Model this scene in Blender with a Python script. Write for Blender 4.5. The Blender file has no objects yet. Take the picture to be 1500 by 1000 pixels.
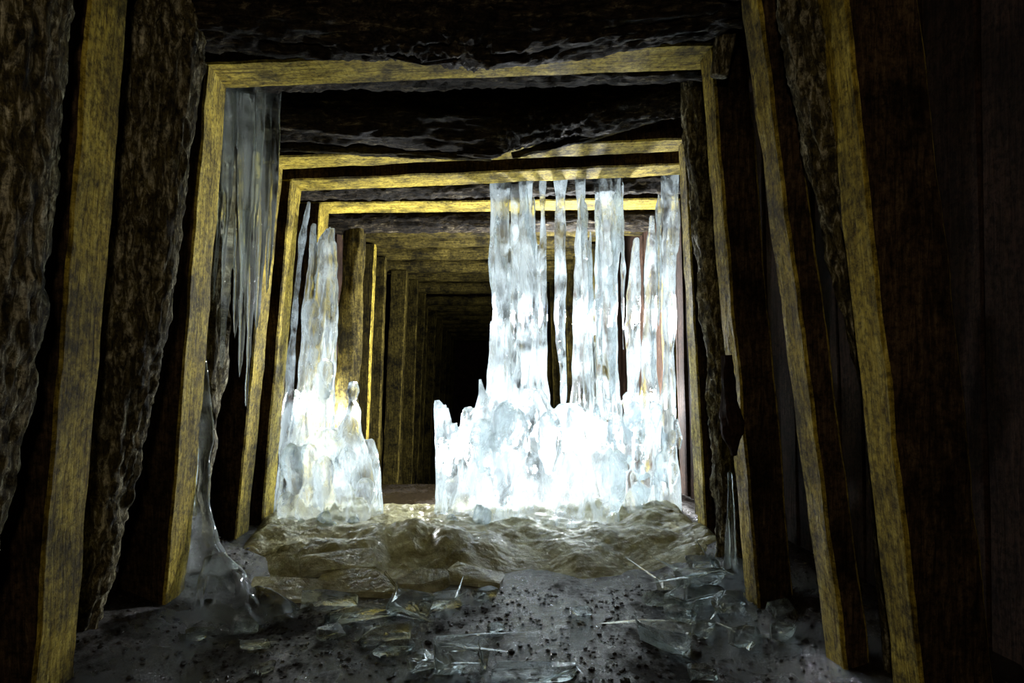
import bpy, bmesh, math, random
from mathutils import Vector, noise, Matrix
random.seed(7)
H=1.15   # camera height above the drift floor
scene=bpy.context.scene
try:
    scene.view_settings.view_transform='Standard'
except Exception: pass

def N(x,y,z): return noise.noise(Vector((x,y,z)))
def FR(x,y,z,o=4): return noise.fractal(Vector((x,y,z)),1.0,2.0,o)

# ---------------------------------------------------------------- materials
def newmat(name):
    m=bpy.data.materials.new(name); m.use_nodes=True
    nt=m.node_tree; nt.nodes.clear()
    return m,nt
def nd(nt,t,**kw):
    n=nt.nodes.new(t)
    for k,v in kw.items():
        try: setattr(n,k,v)
        except Exception: pass
    return n
def ramp(nt,stops):
    r=nd(nt,'ShaderNodeValToRGB')
    e=r.color_ramp.elements
    while len(e)<len(stops): e.new(0.5)
    for i,(p,c) in enumerate(stops):
        e[i].position=p; e[i].color=(c[0],c[1],c[2],1)
    return r
def texnoise(nt,scale3,scale,detail=6,rough=0.6,dist=0.0):
    tc=nd(nt,'ShaderNodeTexCoord'); mp=nd(nt,'ShaderNodeMapping')
    mp.inputs['Scale'].default_value=scale3
    nt.links.new(tc.outputs['Object'],mp.inputs['Vector'])
    n=nd(nt,'ShaderNodeTexNoise')
    n.inputs['Scale'].default_value=scale; n.inputs['Detail'].default_value=detail
    n.inputs['Roughness'].default_value=rough; n.inputs['Distortion'].default_value=dist
    nt.links.new(mp.outputs['Vector'],n.inputs['Vector'])
    return n
def mult(nt,a,b):
    mx=nd(nt,'ShaderNodeMix',data_type='RGBA',blend_type='MULTIPLY'); mx.inputs[0].default_value=1
    nt.links.new(a,mx.inputs[6]); nt.links.new(b,mx.inputs[7]); return mx.outputs[2]
def wood(name,stops,stretch,rough=0.75,bump=0.5,stain=0.8,spec=0.3,spots=0.7,bdist=0.02):
    m,nt=newmat(name); L=nt.links
    out=nd(nt,'ShaderNodeOutputMaterial'); b=nd(nt,'ShaderNodeBsdfPrincipled')
    g=texnoise(nt,stretch,14,8,0.7,0.6)
    r=ramp(nt,stops); L.new(g.outputs['Fac'],r.inputs['Fac'])
    s=texnoise(nt,(1,1,1),3.0,9,0.78)
    rs=ramp(nt,[(0.40,(1-stain,)*3),(0.58,(1,1,1))]); L.new(s.outputs['Fac'],rs.inputs['Fac'])
    f=texnoise(nt,(1,1,1),42,6,0.75)
    rf=ramp(nt,[(0.38,(1-spots,)*3),(0.55,(1,1,1))]); L.new(f.outputs['Fac'],rf.inputs['Fac'])
    c=mult(nt,mult(nt,r.outputs['Color'],rs.outputs['Color']),rf.outputs['Color'])
    L.new(c,b.inputs['Base Color'])
    b.inputs['Roughness'].default_value=rough
    b.inputs['Specular IOR Level'].default_value=spec
    bp=nd(nt,'ShaderNodeBump'); bp.inputs['Strength'].default_value=bump; bp.inputs['Distance'].default_value=bdist
    bp2=nd(nt,'ShaderNodeBump'); bp2.inputs['Strength'].default_value=bump*0.7; bp2.inputs['Distance'].default_value=bdist*0.5
    L.new(g.outputs['Fac'],bp.inputs['Height']); L.new(f.outputs['Fac'],bp2.inputs['Height'])
    L.new(bp.outputs['Normal'],bp2.inputs['Normal']); L.new(bp2.outputs['Normal'],b.inputs['Normal'])
    L.new(b.outputs[0],out.inputs[0])
    return m
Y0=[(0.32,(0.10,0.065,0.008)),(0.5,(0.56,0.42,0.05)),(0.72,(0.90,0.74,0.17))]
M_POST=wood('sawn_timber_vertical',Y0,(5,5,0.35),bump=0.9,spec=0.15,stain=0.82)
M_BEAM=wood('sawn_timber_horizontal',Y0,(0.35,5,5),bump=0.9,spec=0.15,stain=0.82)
SH=[(0.32,(0.015,0.009,0.005)),(0.5,(0.075,0.045,0.020)),(0.72,(0.17,0.115,0.055))]
M_SHADE=wood('shaded_timber_face',SH,(5,5,0.5),bump=0.9,spec=0.08,rough=.9)  # shade of the unlit front faces, painted in as a darker timber colour
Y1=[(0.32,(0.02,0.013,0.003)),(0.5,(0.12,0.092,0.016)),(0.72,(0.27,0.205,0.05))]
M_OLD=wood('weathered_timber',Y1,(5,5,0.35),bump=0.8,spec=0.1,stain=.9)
M_DARK=wood('dark_weathered_timber',[(p,[q*0.3 for q in c]) for p,c in Y1],(5,5,0.35),bump=0.8,spec=0.05,stain=.9)  # darker copy of the weathered timber; paints shade onto deep post fronts
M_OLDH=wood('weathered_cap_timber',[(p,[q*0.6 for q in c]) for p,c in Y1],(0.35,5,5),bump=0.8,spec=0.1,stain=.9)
BK=[(0.35,(0.015,0.011,0.004)),(0.50,(0.13,0.105,0.035)),(0.66,(0.80,0.74,0.50))]
M_LOGV=wood('bark_log_vertical',BK,(3,3,0.8),0.8,0.9,0.55,0.15,0.8,0.03)
BH=[(0.38,(0.006,0.004,0.003)),(0.55,(0.055,0.04,0.022)),(0.70,(0.36,0.30,0.18))]
M_LOGH=wood('bark_log_horizontal',BH,(0.6,3,3),0.65,1.0,0.7,0.14,0.85,0.04)
M_LAG=wood('lagging_boards',[(0.3,(0.014,0.008,0.005)),(0.55,(0.045,0.025,0.016)),(0.8,(0.09,0.055,0.036))],(4,4,0.4),0.85,0.6,0.6,0.1)

def icemat(name,tint,lo,hi,clearscale,transp=0.2,rough=0.08,trans_w=0.75,bump=0.5,difs=0.9,stretch=0.35,glaze=0.0,r0=0.42,r1=0.6,dirt=None,bscale=22):
    m,nt=newmat(name); L=nt.links
    out=nd(nt,'ShaderNodeOutputMaterial')
    n1=texnoise(nt,(1,1,stretch),clearscale,8,0.65,0.8)
    rr=ramp(nt,[(r0,(lo,)*3),(r1,(hi,)*3)]); L.new(n1.outputs['Fac'],rr.inputs['Fac'])
    nb=texnoise(nt,(1,1,0.4),bscale,5,0.55)
    bp=nd(nt,'ShaderNodeBump'); bp.inputs['Strength'].default_value=bump; bp.inputs['Distance'].default_value=0.02
    L.new(nb.outputs['Fac'],bp.inputs['Height'])
    gl=nd(nt,'ShaderNodeBsdfGlass'); gl.inputs['IOR'].default_value=1.31; gl.inputs['Roughness'].default_value=rough
    gl.inputs['Color'].default_value=(0.95,0.985,1,1)
    tr=nd(nt,'ShaderNodeBsdfTranslucent'); tr.inputs['Color'].default_value=(*tint,1)
    df=nd(nt,'ShaderNodeBsdfDiffuse'); df.inputs['Color'].default_value=(*[min(1,c*difs) for c in tint],1)
    if dirt:
        dn=texnoise(nt,(1,1,1),4.5,9,0.75,0.5)
        dr=ramp(nt,[(0.38,dirt),(0.62,tint)]); L.new(dn.outputs['Fac'],dr.inputs['Fac'])
        L.new(dr.outputs['Color'],tr.inputs['Color']); L.new(dr.outputs['Color'],df.inputs['Color'])
    tp=nd(nt,'ShaderNodeBsdfTransparent'); tp.inputs['Color'].default_value=(0.97,0.99,1,1)
    for s in (gl,tr,df): L.new(bp.outputs['Normal'],s.inputs['Normal'])
    a=nd(nt,'ShaderNodeMixShader'); a.inputs[0].default_value=trans_w
    L.new(df.outputs[0],a.inputs[1]); L.new(tr.outputs[0],a.inputs[2])
    cur=a.outputs[0]
    if glaze>0:
        gs=nd(nt,'ShaderNodeBsdfGlossy'); gs.inputs['Roughness'].default_value=0.22
        L.new(bp.outputs['Normal'],gs.inputs['Normal'])
        fz=nd(nt,'ShaderNodeFresnel'); fz.inputs['IOR'].default_value=glaze; L.new(bp.outputs['Normal'],fz.inputs['Normal'])
        g2=nd(nt,'ShaderNodeMixShader'); L.new(fz.outputs[0],g2.inputs[0]); L.new(cur,g2.inputs[1]); L.new(gs.outputs[0],g2.inputs[2]); cur=g2.outputs[0]
    c=nd(nt,'ShaderNodeMixShader'); L.new(rr.outputs['Color'],c.inputs[0])
    L.new(gl.outputs[0],c.inputs[1]); L.new(cur,c.inputs[2])
    t=nd(nt,'ShaderNodeMixShader'); t.inputs[0].default_value=transp
    L.new(c.outputs[0],t.inputs[1]); L.new(tp.outputs[0],t.inputs[2])
    L.new(t.outputs[0],out.inputs[0])
    return m
M_ICE=icemat('column_ice',(0.42,0.48,0.51),0.0,0.70,10,0.17,0.0,0.85,0.8,0.9)
M_CLEAR=icemat('clear_ice',(0.6,0.64,0.60),0.0,0.20,8,0.05,0.0,0.6,0.25)
M_FLOW=icemat('dirty_flow_ice',(0.66,0.66,0.42),0.75,1.0,6,0.0,0.08,0.35,0.8,0.9,1.0,1.2,dirt=(0.17,0.145,0.045),bscale=28)

def groundmat():
    m,nt=newmat('wet_gravel'); L=nt.links
    out=nd(nt,'ShaderNodeOutputMaterial'); b=nd(nt,'ShaderNodeBsdfPrincipled')
    a=texnoise(nt,(1,1,1),45,10,0.75)
    r=ramp(nt,[(0.38,(0.003,0.0025,0.0015)),(0.58,(0.014,0.010,0.006)),(0.75,(0.06,0.044,0.024))]); L.new(a.outputs['Fac'],r.inputs['Fac'])
    L.new(r.outputs['Color'],b.inputs['Base Color'])
    p=texnoise(nt,(1,0.6,1),2.0,7,0.7)
    rp=ramp(nt,[(0.48,(0.10,)*3),(0.60,(0.7,)*3)]); L.new(p.outputs['Fac'],rp.inputs['Fac'])
    L.new(rp.outputs['Color'],b.inputs['Roughness'])
    rs=ramp(nt,[(0.48,(0.6,)*3),(0.60,(0.03,)*3)]); L.new(p.outputs['Fac'],rs.inputs['Fac'])
    L.new(rs.outputs['Color'],b.inputs['Specular IOR Level'])
    bp=nd(nt,'ShaderNodeBump'); bp.inputs['Strength'].default_value=0.7; bp.inputs['Distance'].default_value=0.010
    L.new(a.outputs['Fac'],bp.inputs['Height']); L.new(bp.outputs['Normal'],b.inputs['Normal'])
    L.new(b.outputs[0],out.inputs[0]); return m
M_GROUND=groundmat()

# ---------------------------------------------------------------- mesh helpers
def mkobj(name,verts,faces,mat,parent=None,smooth=True,face2=None):
    me=bpy.data.meshes.new(name); me.from_pydata(verts,[],faces); me.update()
    bm=bmesh.new(); bm.from_mesh(me); bmesh.ops.recalc_face_normals(bm,faces=bm.faces); bm.to_mesh(me); bm.free()
    me.update()
    if smooth:
        for p in me.polygons: p.use_smooth=True
    o=bpy.data.objects.new(name,me); scene.collection.objects.link(o)
    me.materials.append(mat)
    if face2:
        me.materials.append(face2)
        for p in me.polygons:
            if p.normal.y<-0.86: p.material_index=1  # camera-facing side takes the material with shade painted in
    if parent: o.parent=parent
    return o
def empty(name):
    e=bpy.data.objects.new(name,None); scene.collection.objects.link(e); e.empty_display_size=0.2
    return e
def loft(rings,cap=True):
    v=[];f=[];n=len(rings[0])
    for r in rings: v+=r
    for i in range(len(rings)-1):
        for j in range(n):
            a=i*n+j; b=i*n+(j+1)%n
            f.append((a,b,b+n,a+n))
    if cap:
        f.append(tuple(range(n))); k=(len(rings)-1)*n
        f.append(tuple(k+j for j in reversed(range(n))))
    return v,f
def rectsection(w,h,k=5,bev=0.010):
    pts=[]
    c=[(bev,0),(w-bev,0),(w,bev),(w,h-bev),(w-bev,h),(bev,h),(0,h-bev),(0,bev)]
    for i in range(8):
        p=c[i];q=c[(i+1)%8]
        nseg=k if i%2==0 else 1
        for s in range(nseg):
            t=s/nseg; pts.append((p[0]+(q[0]-p[0])*t,p[1]+(q[1]-p[1])*t))
    return pts
def post(name,side,xt,zt,xb,zb,y0,y1,w,parent,mat=None,seed=0):
    """squared post; xt/xb = inner face x at top/bottom; side=-1 left, +1 right"""
    sec=rectsection(w,y1-y0); rings=[];n=110
    for i in range(n+1):
        t=i/n; z=zb+(zt-zb)*t; x=xb+(xt-xb)*t
        ring=[]
        for a,b in sec:
            d=0.006*FR(a*8+seed,b*8,z*4.0)+0.006*N(seed*3.1,z*0.9,0.3)
            d2=0.005*FR(b*8,a*5+seed,z*5,5)
            ring.append((x+side*(a+d),y0+b+d2,z))
        rings.append(ring)
    v,f=loft(rings); return mkobj(name,v,f,mat or M_POST,parent,False,M_DARK if mat else M_SHADE)
def lintel(name,xl,zl,xr,zr,y0,y1,h,parent,seed=0,mat=None):
    sec=rectsection(y1-y0,h); rings=[];n=120
    for i in range(n+1):
        t=i/n; x=xl+(xr-xl)*t; z=zl+(zr-zl)*t
        ring=[]
        for a,b in sec:
            d=0.006*FR(a*8+seed,b*8,x*4.0)+0.006*N(seed*3.1,x*0.9,0.3)
            d2=0.005*FR(b*8,a*5+seed,x*5,5)
            ring.append((x,y0+a+d2,z+b+d))
        rings.append(ring)
    v,f=loft(rings); return mkobj(name,v,f,mat or M_BEAM,parent,False,M_SHADE)
def log(name,path,mat,parent=None,amp=0.25,seg=28,n=90,seed=0,lfreq=2.5,cfreq=2.2,fine=0.0):
    """path: list of (x,y,z,r)"""
    P=[Vector(p[:3]) for p in path]; R=[p[3] for p in path]; m=len(P)-1
    rings=[]
    tot=sum((P[j+1]-P[j]).length for j in range(m))
    for i in range(n+1):
        t=i/n*m; k=min(int(t),m-1); u=t-k
        u2=u*u*(3-2*u) if m>1 else u
        c=P[k].lerp(P[k+1],u); r=R[k]+(R[k+1]-R[k])*u2
        d=(P[k+1]-P[k]).normalized()
        up=Vector((0,1,0)) if abs(d.y)<0.8 else Vector((0,0,1))
        s=d.cross(up).normalized(); q=s.cross(d)
        l=i/n*tot
        ring=[]
        for j in range(seg):
            a=2*math.pi*j/seg
            ca,sa=math.cos(a),math.sin(a)
            rr=r*(1+amp*FR(ca*cfreq+seed*7.3,sa*cfreq,l*lfreq,5)*0.9)+fine*FR(ca*7+seed,sa*7,l*16,3)
            if rr<0.004: rr=0.004
            ring.append(tuple(c+s*(ca*rr)+q*(sa*rr)))
        rings.append(ring)
    v,f=loft(rings); return mkobj(name,v,f,mat,parent,True)

# ---------------------------------------------------------------- room shell
def floor_z(x,y):
    z=0.015*FR(x*1.3,y*1.3,3)+0.004*FR(x*9,y*9,1)
    side=max(0,abs(x+0.05)-1.05)
    z+=min(0.22,side*0.4)*(1 if y<4 else 0.6)
    if y>6.8: z-=min(2.2,(y-6.8)*0.55)
    return z
def grid(name,xs,ys,fn,mat):
    v=[];f=[];nx=len(xs)-1
    for y in ys:
        for x in xs: v.append((x,y,fn(x,y)))
    for i in range(len(ys)-1):
        for j in range(nx):
            a=i*(nx+1)+j; f.append((a,a+1,a+nx+2,a+nx+1))
    return mkobj(name,v,f,mat)
def lin(a,b,n): return [a+(b-a)*i/n for i in range(n+1)]
grid('floor',lin(-2.0,2.2,170),lin(-0.8,8.0,350)+lin(8.2,36,110),floor_z,M_GROUND)

def wall(name,xf,y0,y1,z0,z1,side,mat):
    """vertical lagging boards side by side along y"""
    V=[];F=[]; y=y0; k=0
    while y<y1:
        w=random.uniform(0.13,0.2)*(1 if y<8 else 2.5); off=random.uniform(-0.02,0.02)
        lean=random.uniform(-0.02,0.02)
        x=xf(y)
        sec=rectsection(0.05,w-0.008,2,0.006)
        rings=[]
        for i in range(13):
            t=i/12; z=z0+(z1-z0)*t
            rings.append([(x+side*(a+off+0.01*N(k,z*3,b*3)+ (0.12*(1-t))),y+b+lean*t,z) for a,b in sec])
        v,f=loft(rings); o=len(V); V+=v; F+=[tuple(q+o for q in ff) for ff in f]
        y+=w; k+=1
    return mkobj(name,V,F,mat,None,False)
wall('wall_left',lambda y:-1.62 if y<6 else -1.25,-0.8,36,-2.4,2.9,-1,M_LAG)
wall('wall_right',lambda y:1.66,-0.8,36,-2.4,2.9,1,M_LAG)
V=[];F=[];x=-2.0
while x<2.2:
    w=random.uniform(0.14,0.22); z=H+1.66+random.uniform(-0.03,0.03)
    sec=rectsection(w-0.01,0.05,2,0.006)
    rings=[[(x+a,y,z+b+0.015*N(x*4,y*1.5,0)) for a,b in sec] for y in [ -0.8+36.8*i/90 for i in range(91)]]
    v,f=loft(rings); o=len(V); V+=v; F+=[tuple(q+o for q in ff) for ff in f]
    x+=w
mkobj('ceiling',V,F,M_LAG,None,False)
V=[];F=[]
for i in range(21):
    for j in range(21):
        X=-2+4.2*j/20; Z=-2.5+5.5*i/20
        V.append((X,36+0.1*FR(X*2,Z*2,0),Z))
for i in range(20):
    for j in range(20):
        a=i*21+j; F.append((a,a+1,a+22,a+21))
mkobj('wall_back',V,F,M_LAG)

# ---------------------------------------------------------------- timber sets
def frame(pl=None,pr=None,li=None,seed=0):
    e=empty('timber_frame')
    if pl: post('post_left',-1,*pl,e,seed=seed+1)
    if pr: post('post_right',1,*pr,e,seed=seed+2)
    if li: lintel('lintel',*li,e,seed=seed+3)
    return e
T=H
frame((-1.16,T+1.42,-1.37,-0.05,2.10,2.32,0.20),(1.05,T+1.42,1.34,-0.05,2.00,2.15,0.22),(-1.5,T+1.42,1.45,T+1.42,2.02,2.25,0.2),1)
frame(None,(0.95,T+1.42,1.29,-0.05,2.33,2.47,0.09),None,5)
frame((-1.17,T+1.335,-1.375,-0.05,3.0,3.24,0.22),(1.04,T+1.415,1.26,-0.05,3.0,3.15,0.16),(-1.40,T+1.325,1.2,T+1.425,2.99,3.25,0.24),9)
frame((-1.25,T+1.30,-1.49,-0.05,4.22,4.46,0.2),(1.30,T+1.42,1.44,-0.05,4.22,4.36,0.2),(-1.48,T+1.29,1.5,T+1.43,4.21,4.46,0.2),13)
frame((-1.24,T+1.27,-1.45,-0.05,4.62,4.88,0.2),(1.44,T+1.38,1.56,-0.05,4.62,4.8,0.08),(-1.45,T+1.265,1.6,T+1.39,4.62,4.9,0.2),17)
frame((-1.21,T+1.30,-1.36,-0.05,5.37,5.7,0.2),(1.50,T+1.33,1.58,-0.05,5.4,5.6,0.06),(-1.41,T+1.295,1.62,T+1.335,5.37,5.72,0.2),21)
# deeper sets
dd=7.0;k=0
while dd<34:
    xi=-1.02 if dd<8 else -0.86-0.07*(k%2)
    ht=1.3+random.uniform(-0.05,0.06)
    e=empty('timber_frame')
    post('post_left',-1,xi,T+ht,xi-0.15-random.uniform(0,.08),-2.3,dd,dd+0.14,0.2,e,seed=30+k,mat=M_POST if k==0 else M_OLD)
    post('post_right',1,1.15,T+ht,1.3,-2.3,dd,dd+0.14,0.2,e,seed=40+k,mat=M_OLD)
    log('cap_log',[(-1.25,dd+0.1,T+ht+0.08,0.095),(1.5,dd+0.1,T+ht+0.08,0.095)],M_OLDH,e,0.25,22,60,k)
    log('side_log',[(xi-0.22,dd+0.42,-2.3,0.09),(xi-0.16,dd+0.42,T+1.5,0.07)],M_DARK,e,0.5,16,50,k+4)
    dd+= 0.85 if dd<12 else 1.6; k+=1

# ---------------------------------------------------------------- rough logs (posts)
log('log_post',[(-1.64,1.85,-0.05,0.15),(-1.385,1.85,1.15,0.16),(-1.24,1.85,2.3,0.14),(-1.18,1.85,2.75,0.14)],M_LOGV,None,0.14,72,400,1,4,3,0.014)
log('log_post',[(-1.63,2.65,0.0,0.12),(-1.48,2.65,.65,0.13),(-1.345,2.65,1.3,0.14),(-1.2,2.65,2.37,.13),(-1.16,2.65,2.75,0.13)],M_LOGV,None,0.14,72,400,2,4,3,0.013)
log('log_post',[(1.46,3.7,0.0,0.12),(1.38,3.7,1.2,0.12),(1.22,3.7,2.78,0.11)],M_LOGV,None,0.25,48,260,3,4,3,0.012)
log('leaning_slab',[(1.42,2.25,0.0,0.05),(1.345,2.24,1.1,0.07),(1.20,2.23,1.75,0.085),(1.1,2.22,2.15,0.075),(1.02,2.22,2.6,0.06)],M_LOGV,None,0.3,40,220,6,3,2.5,0.008)
log('log_post',[(-1.62,3.6,0.0,0.13),(-1.45,3.6,1.2,0.13),(-1.4,3.6,2.78,0.12)],M_LOGV,None,0.35,28,100,8,3,2.5)
log('log_post',[(-1.2,6.1,-0.1,0.1),(-1.13,6.1,1.2,0.1),(-1.05,6.1,2.7,0.09)],M_OLD,None,0.35,28,80,9,3,2.5)
# overhead logs
log('roof_log',[(-1.5,2.72,T+1.46,0.14),(-0.4,2.72,T+1.42,0.16),(0.1,2.72,T+1.40,0.18),(1.35,2.72,T+1.53,0.14)],M_LOGH,None,0.20,90,420,11,3,3,0.016)
log('roof_log',[(-1.5,2.48,T+1.53,0.13),(1.35,2.48,T+1.52,0.14)],M_LOGH,None,0.20,70,340,12,3,3,0.016)
log('roof_log',[(-1.5,3.9,T+1.50,0.15),(0.1,3.9,T+1.43,0.18),(0.6,3.9,T+1.50,0.16),(1.5,3.9,T+1.66,0.13)],M_LOGH,None,0.18,80,400,13,3,3,0.015)
log('roof_log',[(-1.5,3.5,T+1.55,0.13),(1.5,3.5,T+1.62,0.13)],M_LOGH,None,0.2,40,200,14,3,3,.015)
log('roof_log',[(-1.4,5.13,T+1.40,0.13),(1.6,5.13,T+1.46,0.13)],M_LOGH,None,0.2,50,260,15,4,3,0.014)
log('roof_log',[(-1.3,6.1,T+1.33,0.12),(1.6,6.1,T+1.36,0.12)],M_LOGH,None,0.2,40,200,16,3,3,.012)
log('roof_log',[(-1.3,6.55,T+1.38,0.12),(1.6,6.55,T+1.40,0.12)],M_OLDH,None,0.3,30,100,17,2.2,2.2)
log('broken_pole',[(1.02,2.85,T+1.22,0.035),(1.07,2.8,T+1.6,0.045)],M_LOGV,None,0.4,20,40,19)
log('bark_flap',[(1.14,3.0,T-0.38,0.012),(1.125,2.99,T-0.25,0.045),(1.115,2.99,T-0.1,0.03),(1.105,2.99,T+0.06,0.022)],M_LAG,None,0.6,20,60,21,6,3)
log('bark_splinter',[(-.36,2.74,T+1.26,0.006),(-.2,2.74,T+1.235,0.014),(-.1,2.72,T+1.24,0.018),(.0,2.7,T+1.28,0.01)],M_LOGH,None,0.7,24,90,31,7,3)
log('bark_splinter',[(-.1,3.92,T+1.24,0.012),(.1,3.9,T+1.23,0.03),(.25,3.88,T+1.27,0.01)],M_LOGH,None,0.7,24,70,33,7,3)
# loose split boards and one added highlight piece, hanging slantwise under the roof logs
log('loose_board_or_added_piece',[(.22,3.98,T+1.24,0.018),(.7,4.0,T+1.375,0.03),(1.18,4.0,T+1.51,0.028)],M_OLDH,None,0.35,24,160,35,6,3,.006)
log('loose_board_or_added_piece',[(-.02,2.83,T+1.27,0.012),(.5,2.85,T+1.36,0.024),(1.02,2.85,T+1.46,0.024)],M_LOGH,None,0.35,24,160,36,6,3,.006)  # added piece, shaped as the highlight line under the roof log
log('loose_board_or_added_piece',[(-1.15,4.0,T+1.30,0.02),(-.5,4.02,T+1.28,0.03),(.1,4.0,T+1.235,0.02)],M_OLDH,None,0.35,24,160,37,6,3,.006)

# ---------------------------------------------------------------- ice
def ice(name,tubes,mat,voxel=0.013,amp=0.02,seg=16,seed=0,ridge=0.012,sm=4):
    V=[];F=[]
    for path in tubes:
        P=path; m=len(P)-1; rings=[]; n=m*7
        for i in range(n+1):
            t=i/n*m; k=min(int(t),m-1); u=t-k; us=u*u*(3-2*u)
            a=P[k]; b=P[k+1]
            c=[a[q]+(b[q]-a[q])*us for q in range(4)]
            ring=[]
            for j in range(seg):
                an=2*math.pi*j/seg
                ring.append((c[0]+math.cos(an)*c[3],c[1]+math.sin(an)*c[3],c[2]))
            rings.append(ring)
        v,f=loft(rings); o=len(V); V+=v; F+=[tuple(q+o for q in ff) for ff in f]
    ob=mkobj(name,V,F,mat)
    md=ob.modifiers.new('r','REMESH'); md.mode='VOXEL'; md.voxel_size=voxel; md.use_smooth_shade=True
    s=ob.modifiers.new('s','SMOOTH'); s.iterations=sm; s.factor=0.5
    bpy.context.view_layer.update()
    dg=bpy.context.evaluated_depsgraph_get()
    me=bpy.data.meshes.new_from_object(ob.evaluated_get(dg))
    ob.modifiers.clear(); ob.data=me
    nor=[v.normal.copy() for v in me.vertices]
    for v,nn in zip(me.vertices,nor):
        x,y,z=v.co
        d=ridge*N(x*20+seed,y*20,z*2.5)+amp*FR(x*7,y*7+seed,z*5,2)
        v.co=v.co+nn*d
    for p in me.polygons: p.use_smooth=True
    if not me.materials: me.materials.append(mat)
    return ob
def col(y,*pts): return [(p[0],y+(p[3] if len(p)>3 else 0),p[1],p[2]) for p in pts]
def rc(y,x,z0,z1,r):
    return [(x,y,z0,r*1.3),(x+random.uniform(-.02,.02),y,(z0+z1)/2,r*1.05),(x+random.uniform(-.02,.02),y,z1-r*.6,r*0.85),(x,y,z1,r*0.35)]
def at(path,z):
    for a,b in zip(path,path[1:]):
        if min(a[2],b[2])<=z<=max(a[2],b[2]):
            t=(z-a[2])/((b[2]-a[2]) or 1); return [a[q]+(b[q]-a[q])*t for q in range(4)]
    return list(path[0]) if z>path[0][2] else list(path[-1])
def fluted(path,n,rr=(.011,.024),core=.78):
    """slimmer core plus a bundle of ribs and drips running down its surface"""
    out=[[(p[0],p[1],p[2],p[3]*core) for p in path]]
    zt=path[0][2]; zb=path[-1][2]
    for i in range(n):
        ang=random.uniform(-math.pi,0.25) if random.random()<.8 else random.uniform(0,math.pi)
        z0=zt-random.random()**2*(zt-zb)*0.6; z1=max(zb,z0-random.uniform(.5,1.5)); r=random.uniform(*rr)
        pts=[]
        for k in range(7):
            t=k/6; z=z0+(z1-z0)*t; c=at(path,z)
            a2=ang+0.25*math.sin(t*3+i)
            f=c[3]*0.85
            w=r*(0.5+0.9*t if t<.8 else 1.1-(t-.8)*4.4)*random.uniform(.85,1.15)
            pts.append((c[0]+math.cos(a2)*f,c[1]+math.sin(a2)*f,z,max(.006,w)))
        out.append(pts)
    return out
def lobes(x0,x1,y0,y1,z0,z1,n,r0,r1):
    """rounded drip lobes that build the bulging frozen foot"""
    out=[]
    for i in range(n):
        x=random.uniform(x0,x1); y=random.uniform(y0,y1); z=random.uniform(z0,z1); r=random.uniform(r0,r1)
        out.append([(x,y,z+r*1.4,r*.35),(x,y,z+r*.9,r*.8),(x,y,z,r),(x,y,z-r*1.6,r*.75),(x,y,z-r*3.0,r*.3)])
    return out
cols=[
 (col(5.0,(0.18,2.62,.10),(0.18,2.44,.075),(0.185,1.95,.078),(0.2,1.4,.09),(0.19,.95,.12),(0.17,.5,.2),(0.15,-.05,.24)),18),
 (col(4.98,(0.37,2.62,.06),(0.37,2.42,.035),(0.385,2.2,.055),(0.39,1.9,.078),(0.39,1.4,.09),(.39,.95,.14),(0.4,-.05,.3)),18),
 (col(5.06,(0.30,2.62,.05),(0.30,1.6,.05),(0.3,.8,.09)),4),
 (col(4.95,(0.50,2.58,.03),(0.50,2.3,.018),(0.505,1.9,.025),(0.505,1.4,.03),(.5,.95,.05),(.5,.5,.1)),3),
 (col(4.94,(.625,2.60,.07),(.625,2.40,.045),(0.62,1.9,.058),(0.62,1.4,.042),(0.635,1.0,.022),(.64,.8,.010)),3),
 (col(5.0,(.77,2.60,.05),(.77,2.42,.025),(.78,2.2,.045),(.785,1.9,.075),(.785,1.5,.085),(.79,1.0,.095),(.8,.6,.2),(.8,-.05,.3)),18),
 (col(5.02,(.98,2.62,.15),(.98,2.42,.125),(.98,2.2,.11),(.965,1.8,.085),(.965,1.4,.08),(.975,1.0,.08),(1.0,.7,.08),(1.0,-.05,.12)),18),
 (col(4.96,(1.18,2.10,.010),(1.165,1.88,.035),(1.155,1.4,.045),(1.14,.95,.05),(1.12,.4,.08),(1.12,-.05,.11)),5),
 (col(5.0,(1.30,2.27,.02),(1.295,2.1,.045),(1.295,1.8,.06),(1.285,1.2,.06),(1.3,.6,.09),(1.3,-.05,.13)),10),
 (col(4.97,(1.42,2.6,.08),(1.42,2.4,.06),(1.42,1.8,.055),(1.42,1.2,.05),(1.42,.6,.075),(1.43,-.05,.11)),12),
]
right=[]
for p,n in cols: right+=fluted(p,n)
right+=[
 col(4.92,(.89,2.36,.01),(.89,1.8,.025),(.90,1.1,.025),(.92,.7,.05)),
 col(4.9,(-.27,.93,.02),(-.25,.87,.045),(-.22,.66,.065),(-.21,.5,.075),(-.2,.2,.07),(-.19,-.05,.12)),
 col(4.9,(-.19,.88,.015),(-.19,.7,.045),(-.2,.5,.05)),
 col(4.95,(-.16,.74,.03),(-.13,.6,.07),(-.12,.2,.10),(-.1,-.05,.16)),
 col(4.9,(-.05,.88,.03),(-.04,.8,.06),(-.02,.5,.11),(0,-.05,.2)),
 col(4.92,(.04,1.08,.015),(.05,.98,.03),(.07,.8,.09),(.1,.4,.18),(.1,-.05,.22)),
 col(4.85,(.42,1.0,.06),(.42,.85,.15),(.45,.5,.24),(.45,-.05,.32)),
 col(4.83,(.66,.9,.07),(.66,.8,.15),(.66,.4,.26),(.66,-.05,.32)),
 col(4.85,(.84,.82,.05),(.86,.6,.12),(.86,.3,.15),(.86,-.05,.18)),
 col(4.85,(.12,.8,.05),(.12,.6,.12),(.12,.3,.18),(.1,-.05,.2)),
]
right+=lobes(.05,.95,4.60,4.74,.1,.8,26,.05,.11)
right+=lobes(-.26,.1,4.78,4.88,.1,.7,14,.035,.065)
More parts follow.
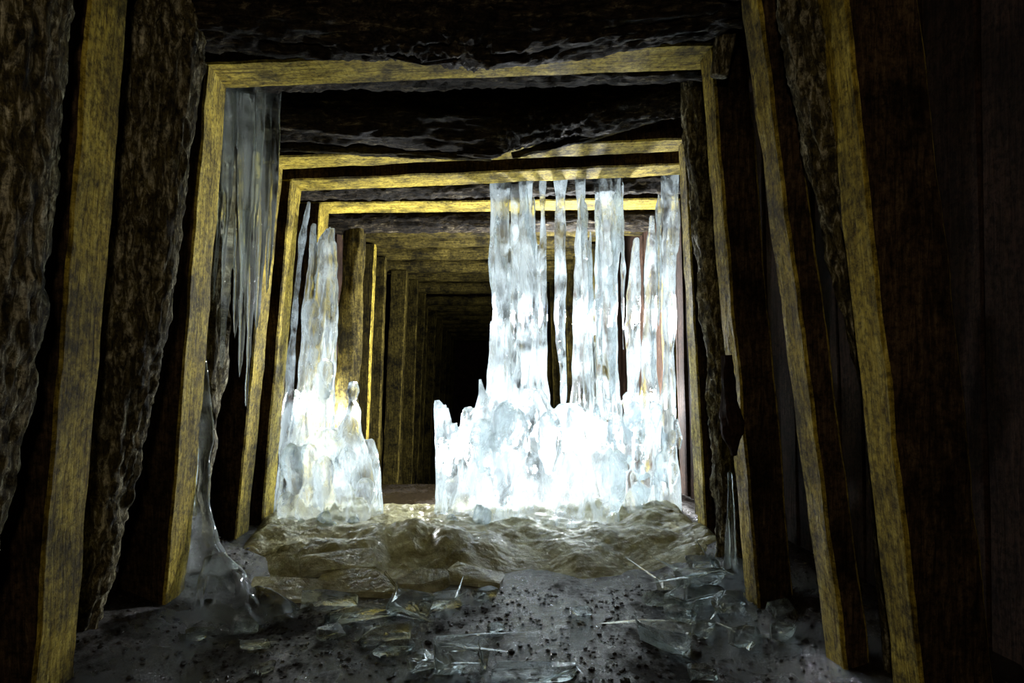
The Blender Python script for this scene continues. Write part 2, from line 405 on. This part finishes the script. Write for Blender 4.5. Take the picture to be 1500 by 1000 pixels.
right+=lobes(.95,1.48,4.83,4.93,.1,1.0,22,.03,.055)
for i in range(44):  # thin runnels frozen over the foot
    x=random.uniform(-.22,1.46); y=4.60+abs(x-.5)*.28+random.uniform(-.01,.04) if .0<x<1.0 else 4.84
    z=random.uniform(.35,.95); l=random.uniform(.2,.5)
    right.append(col(y+.03,(x,z,.006),(x,z-.05,.018),(x+.01,z-l*.6,.024),(x+.01,max(.0,z-l),.012)))
for i in range(44):
    x=random.choice([.14,.18,.22,.36,.40,.42,.77,.80,.95,1.0,1.04,1.29,1.3,1.42])+random.uniform(-.03,.03); z=random.uniform(1.5,2.45); l=random.uniform(.5,1.2)
    right.append(col(random.uniform(4.87,4.92),(x,z,.006),(x,z-.1,.018),(x+.005,z-l*.6,.016),(x+.005,z-l,.005)))
ice('ice_column_curtain',right,M_ICE,0.009,0.012,seed=3,sm=3,ridge=.01)
left=[]
left+=fluted(col(5.0,(-1.06,2.18,.045),(-1.08,2.08,.08),(-1.08,1.9,.09),(-1.09,1.6,.10),(-1.12,1.3,.115),(-1.17,.95,.145),(-1.2,.5,.2),(-1.2,-.05,.24)),26)
left+=lobes(-1.2,-1.05,4.88,4.93,.8,1.7,7,.04,.065)
left+=fluted(col(4.95,(-1.16,2.2,.015),(-1.165,1.9,.035),(-1.2,1.4,.045),(-1.25,.9,.07),(-1.3,.4,.12)),8)
left+=[
 col(4.95,(-1.2,2.36,.012),(-1.25,2.1,.02),(-1.30,1.6,.022),(-1.34,1.1,.03),(-1.36,.7,.05),(-1.37,-.05,.1)),
 col(4.9,(-.875,1.06,.035),(-.88,.99,.052),(-.875,.92,.026),(-.87,.84,.055),(-.9,.7,.09),(-.86,.4,.14),(-.83,-.05,.16)),
 col(4.9,(-.76,.64,.03),(-.75,.55,.06),(-.74,.3,.07),(-.72,-.05,.09)),
 col(4.85,(-1.05,.72,.06),(-1.05,.64,.14),(-1.05,.3,.22),(-1.05,-.05,.28)),
 col(4.88,(-.86,.64,.06),(-.85,.5,.13),(-.83,-.05,.16)),
 col(4.85,(-1.25,.6,.05),(-1.27,.4,.11),(-1.28,-.05,.15)),
]
left+=lobes(-1.32,-.74,4.64,4.78,.1,.6,20,.04,.08)
for i in range(20):
    x=random.uniform(-1.34,-.74); z=random.uniform(.3,.66); l=random.uniform(.2,.45)
    left.append(col(4.66+abs(x+1.05)*.2,(x,z,.006),(x,z-.05,.018),(x+.01,z-l*.6,.024),(x+.01,max(0,z-l),.012)))
ice('ice_stalagmite_column',left,M_ICE,0.009,0.012,seed=9,sm=3,ridge=.01)
# clear icicles behind the main lintel
ic=[]
for (x,y,zt,zb,r) in [(-1.28,3.55,2.68,1.15,.045),(-1.23,3.6,2.7,1.3,.05),(-1.17,3.5,2.68,1.1,.045),(-1.1,3.55,2.7,1.35,.045),(-1.24,3.45,2.68,1.55,.03),(-1.06,3.6,2.66,1.55,.035),(-1.19,3.66,2.6,.95,.035),(-1.14,3.44,2.68,1.4,.025),(-1.29,3.47,2.6,1.5,.025),(-1.09,3.47,2.66,1.75,.022)]:
    l=zt-zb
    ic.append(col(y,(x,zt,r*1.15),(x,zt-l*.3,r),(x-.01,zt-l*.65,r*.6),(x-.03,zb+.1,r*.3),(x-.035,zb,.005)))
ice('icicle_cluster',ic,M_CLEAR,0.008,0.005,seed=5,ridge=0.005,sm=2)
ice('ice_mound',[
  col(3.3,(-1.32,1.25,.02),(-1.3,.8,.035),(-1.32,.5,.04),(-1.33,.3,.09),(-1.3,.1,.17),(-1.25,-.05,.24)),
  col(3.1,(-1.18,.3,.04),(-1.15,.2,.10),(-1.12,.05,.15),(-1.1,-.05,.2)),
  col(3.2,(-1.0,.12,.04),(-.98,.04,.12),(-.96,-.05,.2))],M_CLEAR,0.011,0.02,seed=6)
ice('ice_stalagmite',[col(3.5,(1.31,.62,.008),(1.315,.4,.02),(1.32,.15,.03),(1.32,.0,.05)),col(3.45,(1.28,.4,.008),(1.28,.2,.015),(1.28,.0,.03))],M_CLEAR,0.008,0.006,seed=7,ridge=.004,sm=2)
# flow ice on the floor
def flowz(x,y):
    fx=min(1,max(0,(x+1.55)/.2))*min(1,max(0,(1.6-x)/.2))
    fy=min(1,max(0,(y-3.5-0.45*N(x*1.8,0,5)-.12*N(x*6,1,5))/.8))*min(1,max(0,(5.7-y)/.5))
    fx=fx*fx*(3-2*fx); fy=fy*fy*(3-2*fy)
    b=0.10+0.05*FR(x*2.2,y*2.2,1,2)+0.05*abs(N(x*4,y*4,2))+0.022*abs(FR(x*9,y*9,4,4))
    b+=0.06*math.exp(-((x+.25)/.45)**2-((y-4.1)/.3)**2)
    return floor_z(x,y)*0.5-0.04+fx*fy*(b+0.04)
grid('ice_flow',lin(-1.6,1.65,260),lin(3.2,5.8,200),flowz,M_FLOW)
st=[]
for (x,y,h,r) in [(-1.0,4.6,.2,.06),(-.95,4.5,.14,.08),(-1.15,4.55,.15,.05),(-.82,4.6,.15,.04),(.02,4.6,.24,.04),(.07,4.55,.22,.04),(-.15,4.6,.17,.04),(-.6,4.55,.12,.05),(-.4,4.5,.14,.05)]:
    st.append(rc(y,x,-.02,h,r))
ice('ice_stub_cluster',st,M_ICE,0.01,0.012,seed=8)

# broken ice chunks
def chunk(x,y,sx,sy,sz,rot,tilt,seed,mat=M_CLEAR):
    bm=bmesh.new()
    rnd=random.Random(seed)
    for i in range(26):
        v=Vector((rnd.uniform(-1,1),rnd.uniform(-1,1),rnd.uniform(-1,1)))
        v=Vector((max(-.85,min(.85,v.x*1.2)),max(-.8,min(.8,v.y*1.3)),max(-.75,min(.75,v.z*1.6))))
        bm.verts.new((v.x*sx,v.y*sy,v.z*sz))
    bmesh.ops.convex_hull(bm,input=bm.verts)
    bmesh.ops.delete(bm,geom=[v for v in bm.verts if not v.link_faces],context='VERTS')
    bmesh.ops.bevel(bm,geom=bm.edges[:],offset=min(sx,sy,sz)*0.12,segments=2,affect='EDGES')
    me=bpy.data.meshes.new('ice_chunk'); bm.to_mesh(me); bm.free(); me.materials.append(mat)
    o=bpy.data.objects.new('ice_chunk',me); scene.collection.objects.link(o)
    o.rotation_euler=(tilt,rnd.uniform(-.1,.1),rot)
    o.location=(x,y,max(floor_z(x,y),flowz(x,y) if y>3.25 else -1)+sz*0.7)
    return o
cs=[(0.78,2.82,.13,.07,.07,-.4,.15),(-.05,2.64,.13,.08,.075,.2,.1),(-.2,2.62,.07,.05,.045,1,.1),(.22,2.56,.19,.05,.04,.05,.0),
(-.38,2.9,.13,.05,.035,.1,.1),(-.33,2.78,.1,.045,.03,.3,0),(-.52,3.15,.2,.08,.045,.2,.2),(-.3,3.2,.12,.09,.06,-.3,.1),(-.7,3.3,.16,.08,.04,.1,.25),
(-.15,3.3,.12,.07,.04,.5,.1),(1.05,3.25,.17,.08,.06,.5,.2),(1.12,3.4,.14,.09,.07,.2,-.1),(.98,3.45,.12,.08,.06,1.0,.1),(1.1,2.75,.08,.05,.045,.3,0),
(-.62,2.95,.07,.04,.03,.7,0),(1.2,3.6,.1,.07,.05,.2,.1),(.93,3.1,.09,.05,.04,-.5,.2),(.85,2.55,.06,.04,.03,0,0),
(-1.16,2.85,.05,.03,.03,.5,.3),(1.22,2.7,.05,.04,.04,.5,.1),(1.0,2.95,.07,.05,.04,.9,.2),(.9,3.3,.1,.05,.04,.2,.3),(1.15,3.1,.09,.06,.05,-.3,.2),
(.1,3.0,.05,.03,.02,.4,0),(.5,3.2,.06,.03,.02,.1,.1),(.05,3.45,.08,.05,.03,.8,.1),(-.9,2.8,.07,.04,.025,.3,.1),(-.8,2.6,.05,.03,.02,.9,0),(-1.0,3.0,.06,.05,.03,.2,.2),(1.3,2.9,.06,.04,.03,.2,.2)]
for i,c in enumerate(cs): chunk(*c,seed=100+i)
# tilted plates of dirty flow ice along the front edge of the sheet
for i,c in enumerate([(-.95,3.45,.22,.13,.035,.1,.25),(-.6,3.55,.26,.14,.04,-.15,.3),(-.3,3.6,.2,.13,.04,.2,.2),(-.75,3.75,.24,.14,.04,.3,.25),(0.0,3.7,.18,.12,.035,-.2,.2)]): chunk(*c,seed=300+i,mat=M_FLOW)

# gravel, one mesh
bm=bmesh.new()
for i in range(3200):
    x=random.uniform(-1.6,1.6); y=random.uniform(2.2,4.0)
    if y>3.6 and abs(x)<1.2: continue
    s=random.choice([.003,.004,.005,.006,.009])*random.uniform(.7,1.3)
    if random.random()<.03: s*=2
    mat=Matrix.Translation((x,y,floor_z(x,y)+s*.2))@Matrix.Rotation(random.uniform(0,6),4,'Z')@Matrix.Diagonal((s*random.uniform(.8,1.5),s,s*random.uniform(.4,.7),1))
    r=bmesh.ops.create_icosphere(bm,subdivisions=1,radius=1,matrix=mat)
    for v in r['verts']: v.co+=Vector((random.uniform(-1,1),random.uniform(-1,1),random.uniform(-1,1)))*s*.18
me=bpy.data.meshes.new('gravel'); bm.to_mesh(me); bm.free(); me.materials.append(M_GROUND)
scene.collection.objects.link(bpy.data.objects.new('gravel',me))

# ---------------------------------------------------------------- light
def plight(name,loc,w,col_,r=0.06):
    l=bpy.data.lights.new(name,'POINT'); l.energy=w; l.color=col_; l.shadow_soft_size=r
    o=bpy.data.objects.new(name,l); o.location=loc; scene.collection.objects.link(o)
plight('ice_backlight',(.82,6.4,T-.72),370,(.94,.98,1),.10)
plight('ice_backlight',(.98,6.5,T+.5),390,(.96,.98,1),.08)  # added unseen light that brightens the upper part of the ice
plight('ice_backlight',(-.13,5.8,T-.75),80,(.96,.98,1),.05)
plight('ice_backlight',(-1.2,5.87,T-.38),125,(.94,.98,1),.06)
plight('ice_backlight',(1.48,6.0,T-.3),90,(.96,.98,1),.05)
plight('front_fill',(-.1,-.4,1.9),46,(1,.84,.64),.1)  # added fill light behind the camera, lifts the near logs
w=bpy.data.worlds.new('w'); scene.world=w; w.use_nodes=True
w.node_tree.nodes['Background'].inputs[0].default_value=(.02,.015,.01,1)
w.node_tree.nodes['Background'].inputs[1].default_value=.3

cam=bpy.data.cameras.new('camera'); co=bpy.data.objects.new('camera',cam); scene.collection.objects.link(co)
co.location=(0,0,H); co.rotation_euler=(math.pi/2,0,0)
cam.sensor_width=36; cam.lens=24; cam.shift_x=55/1500; cam.shift_y=40/1500; cam.clip_start=.05
scene.camera=co
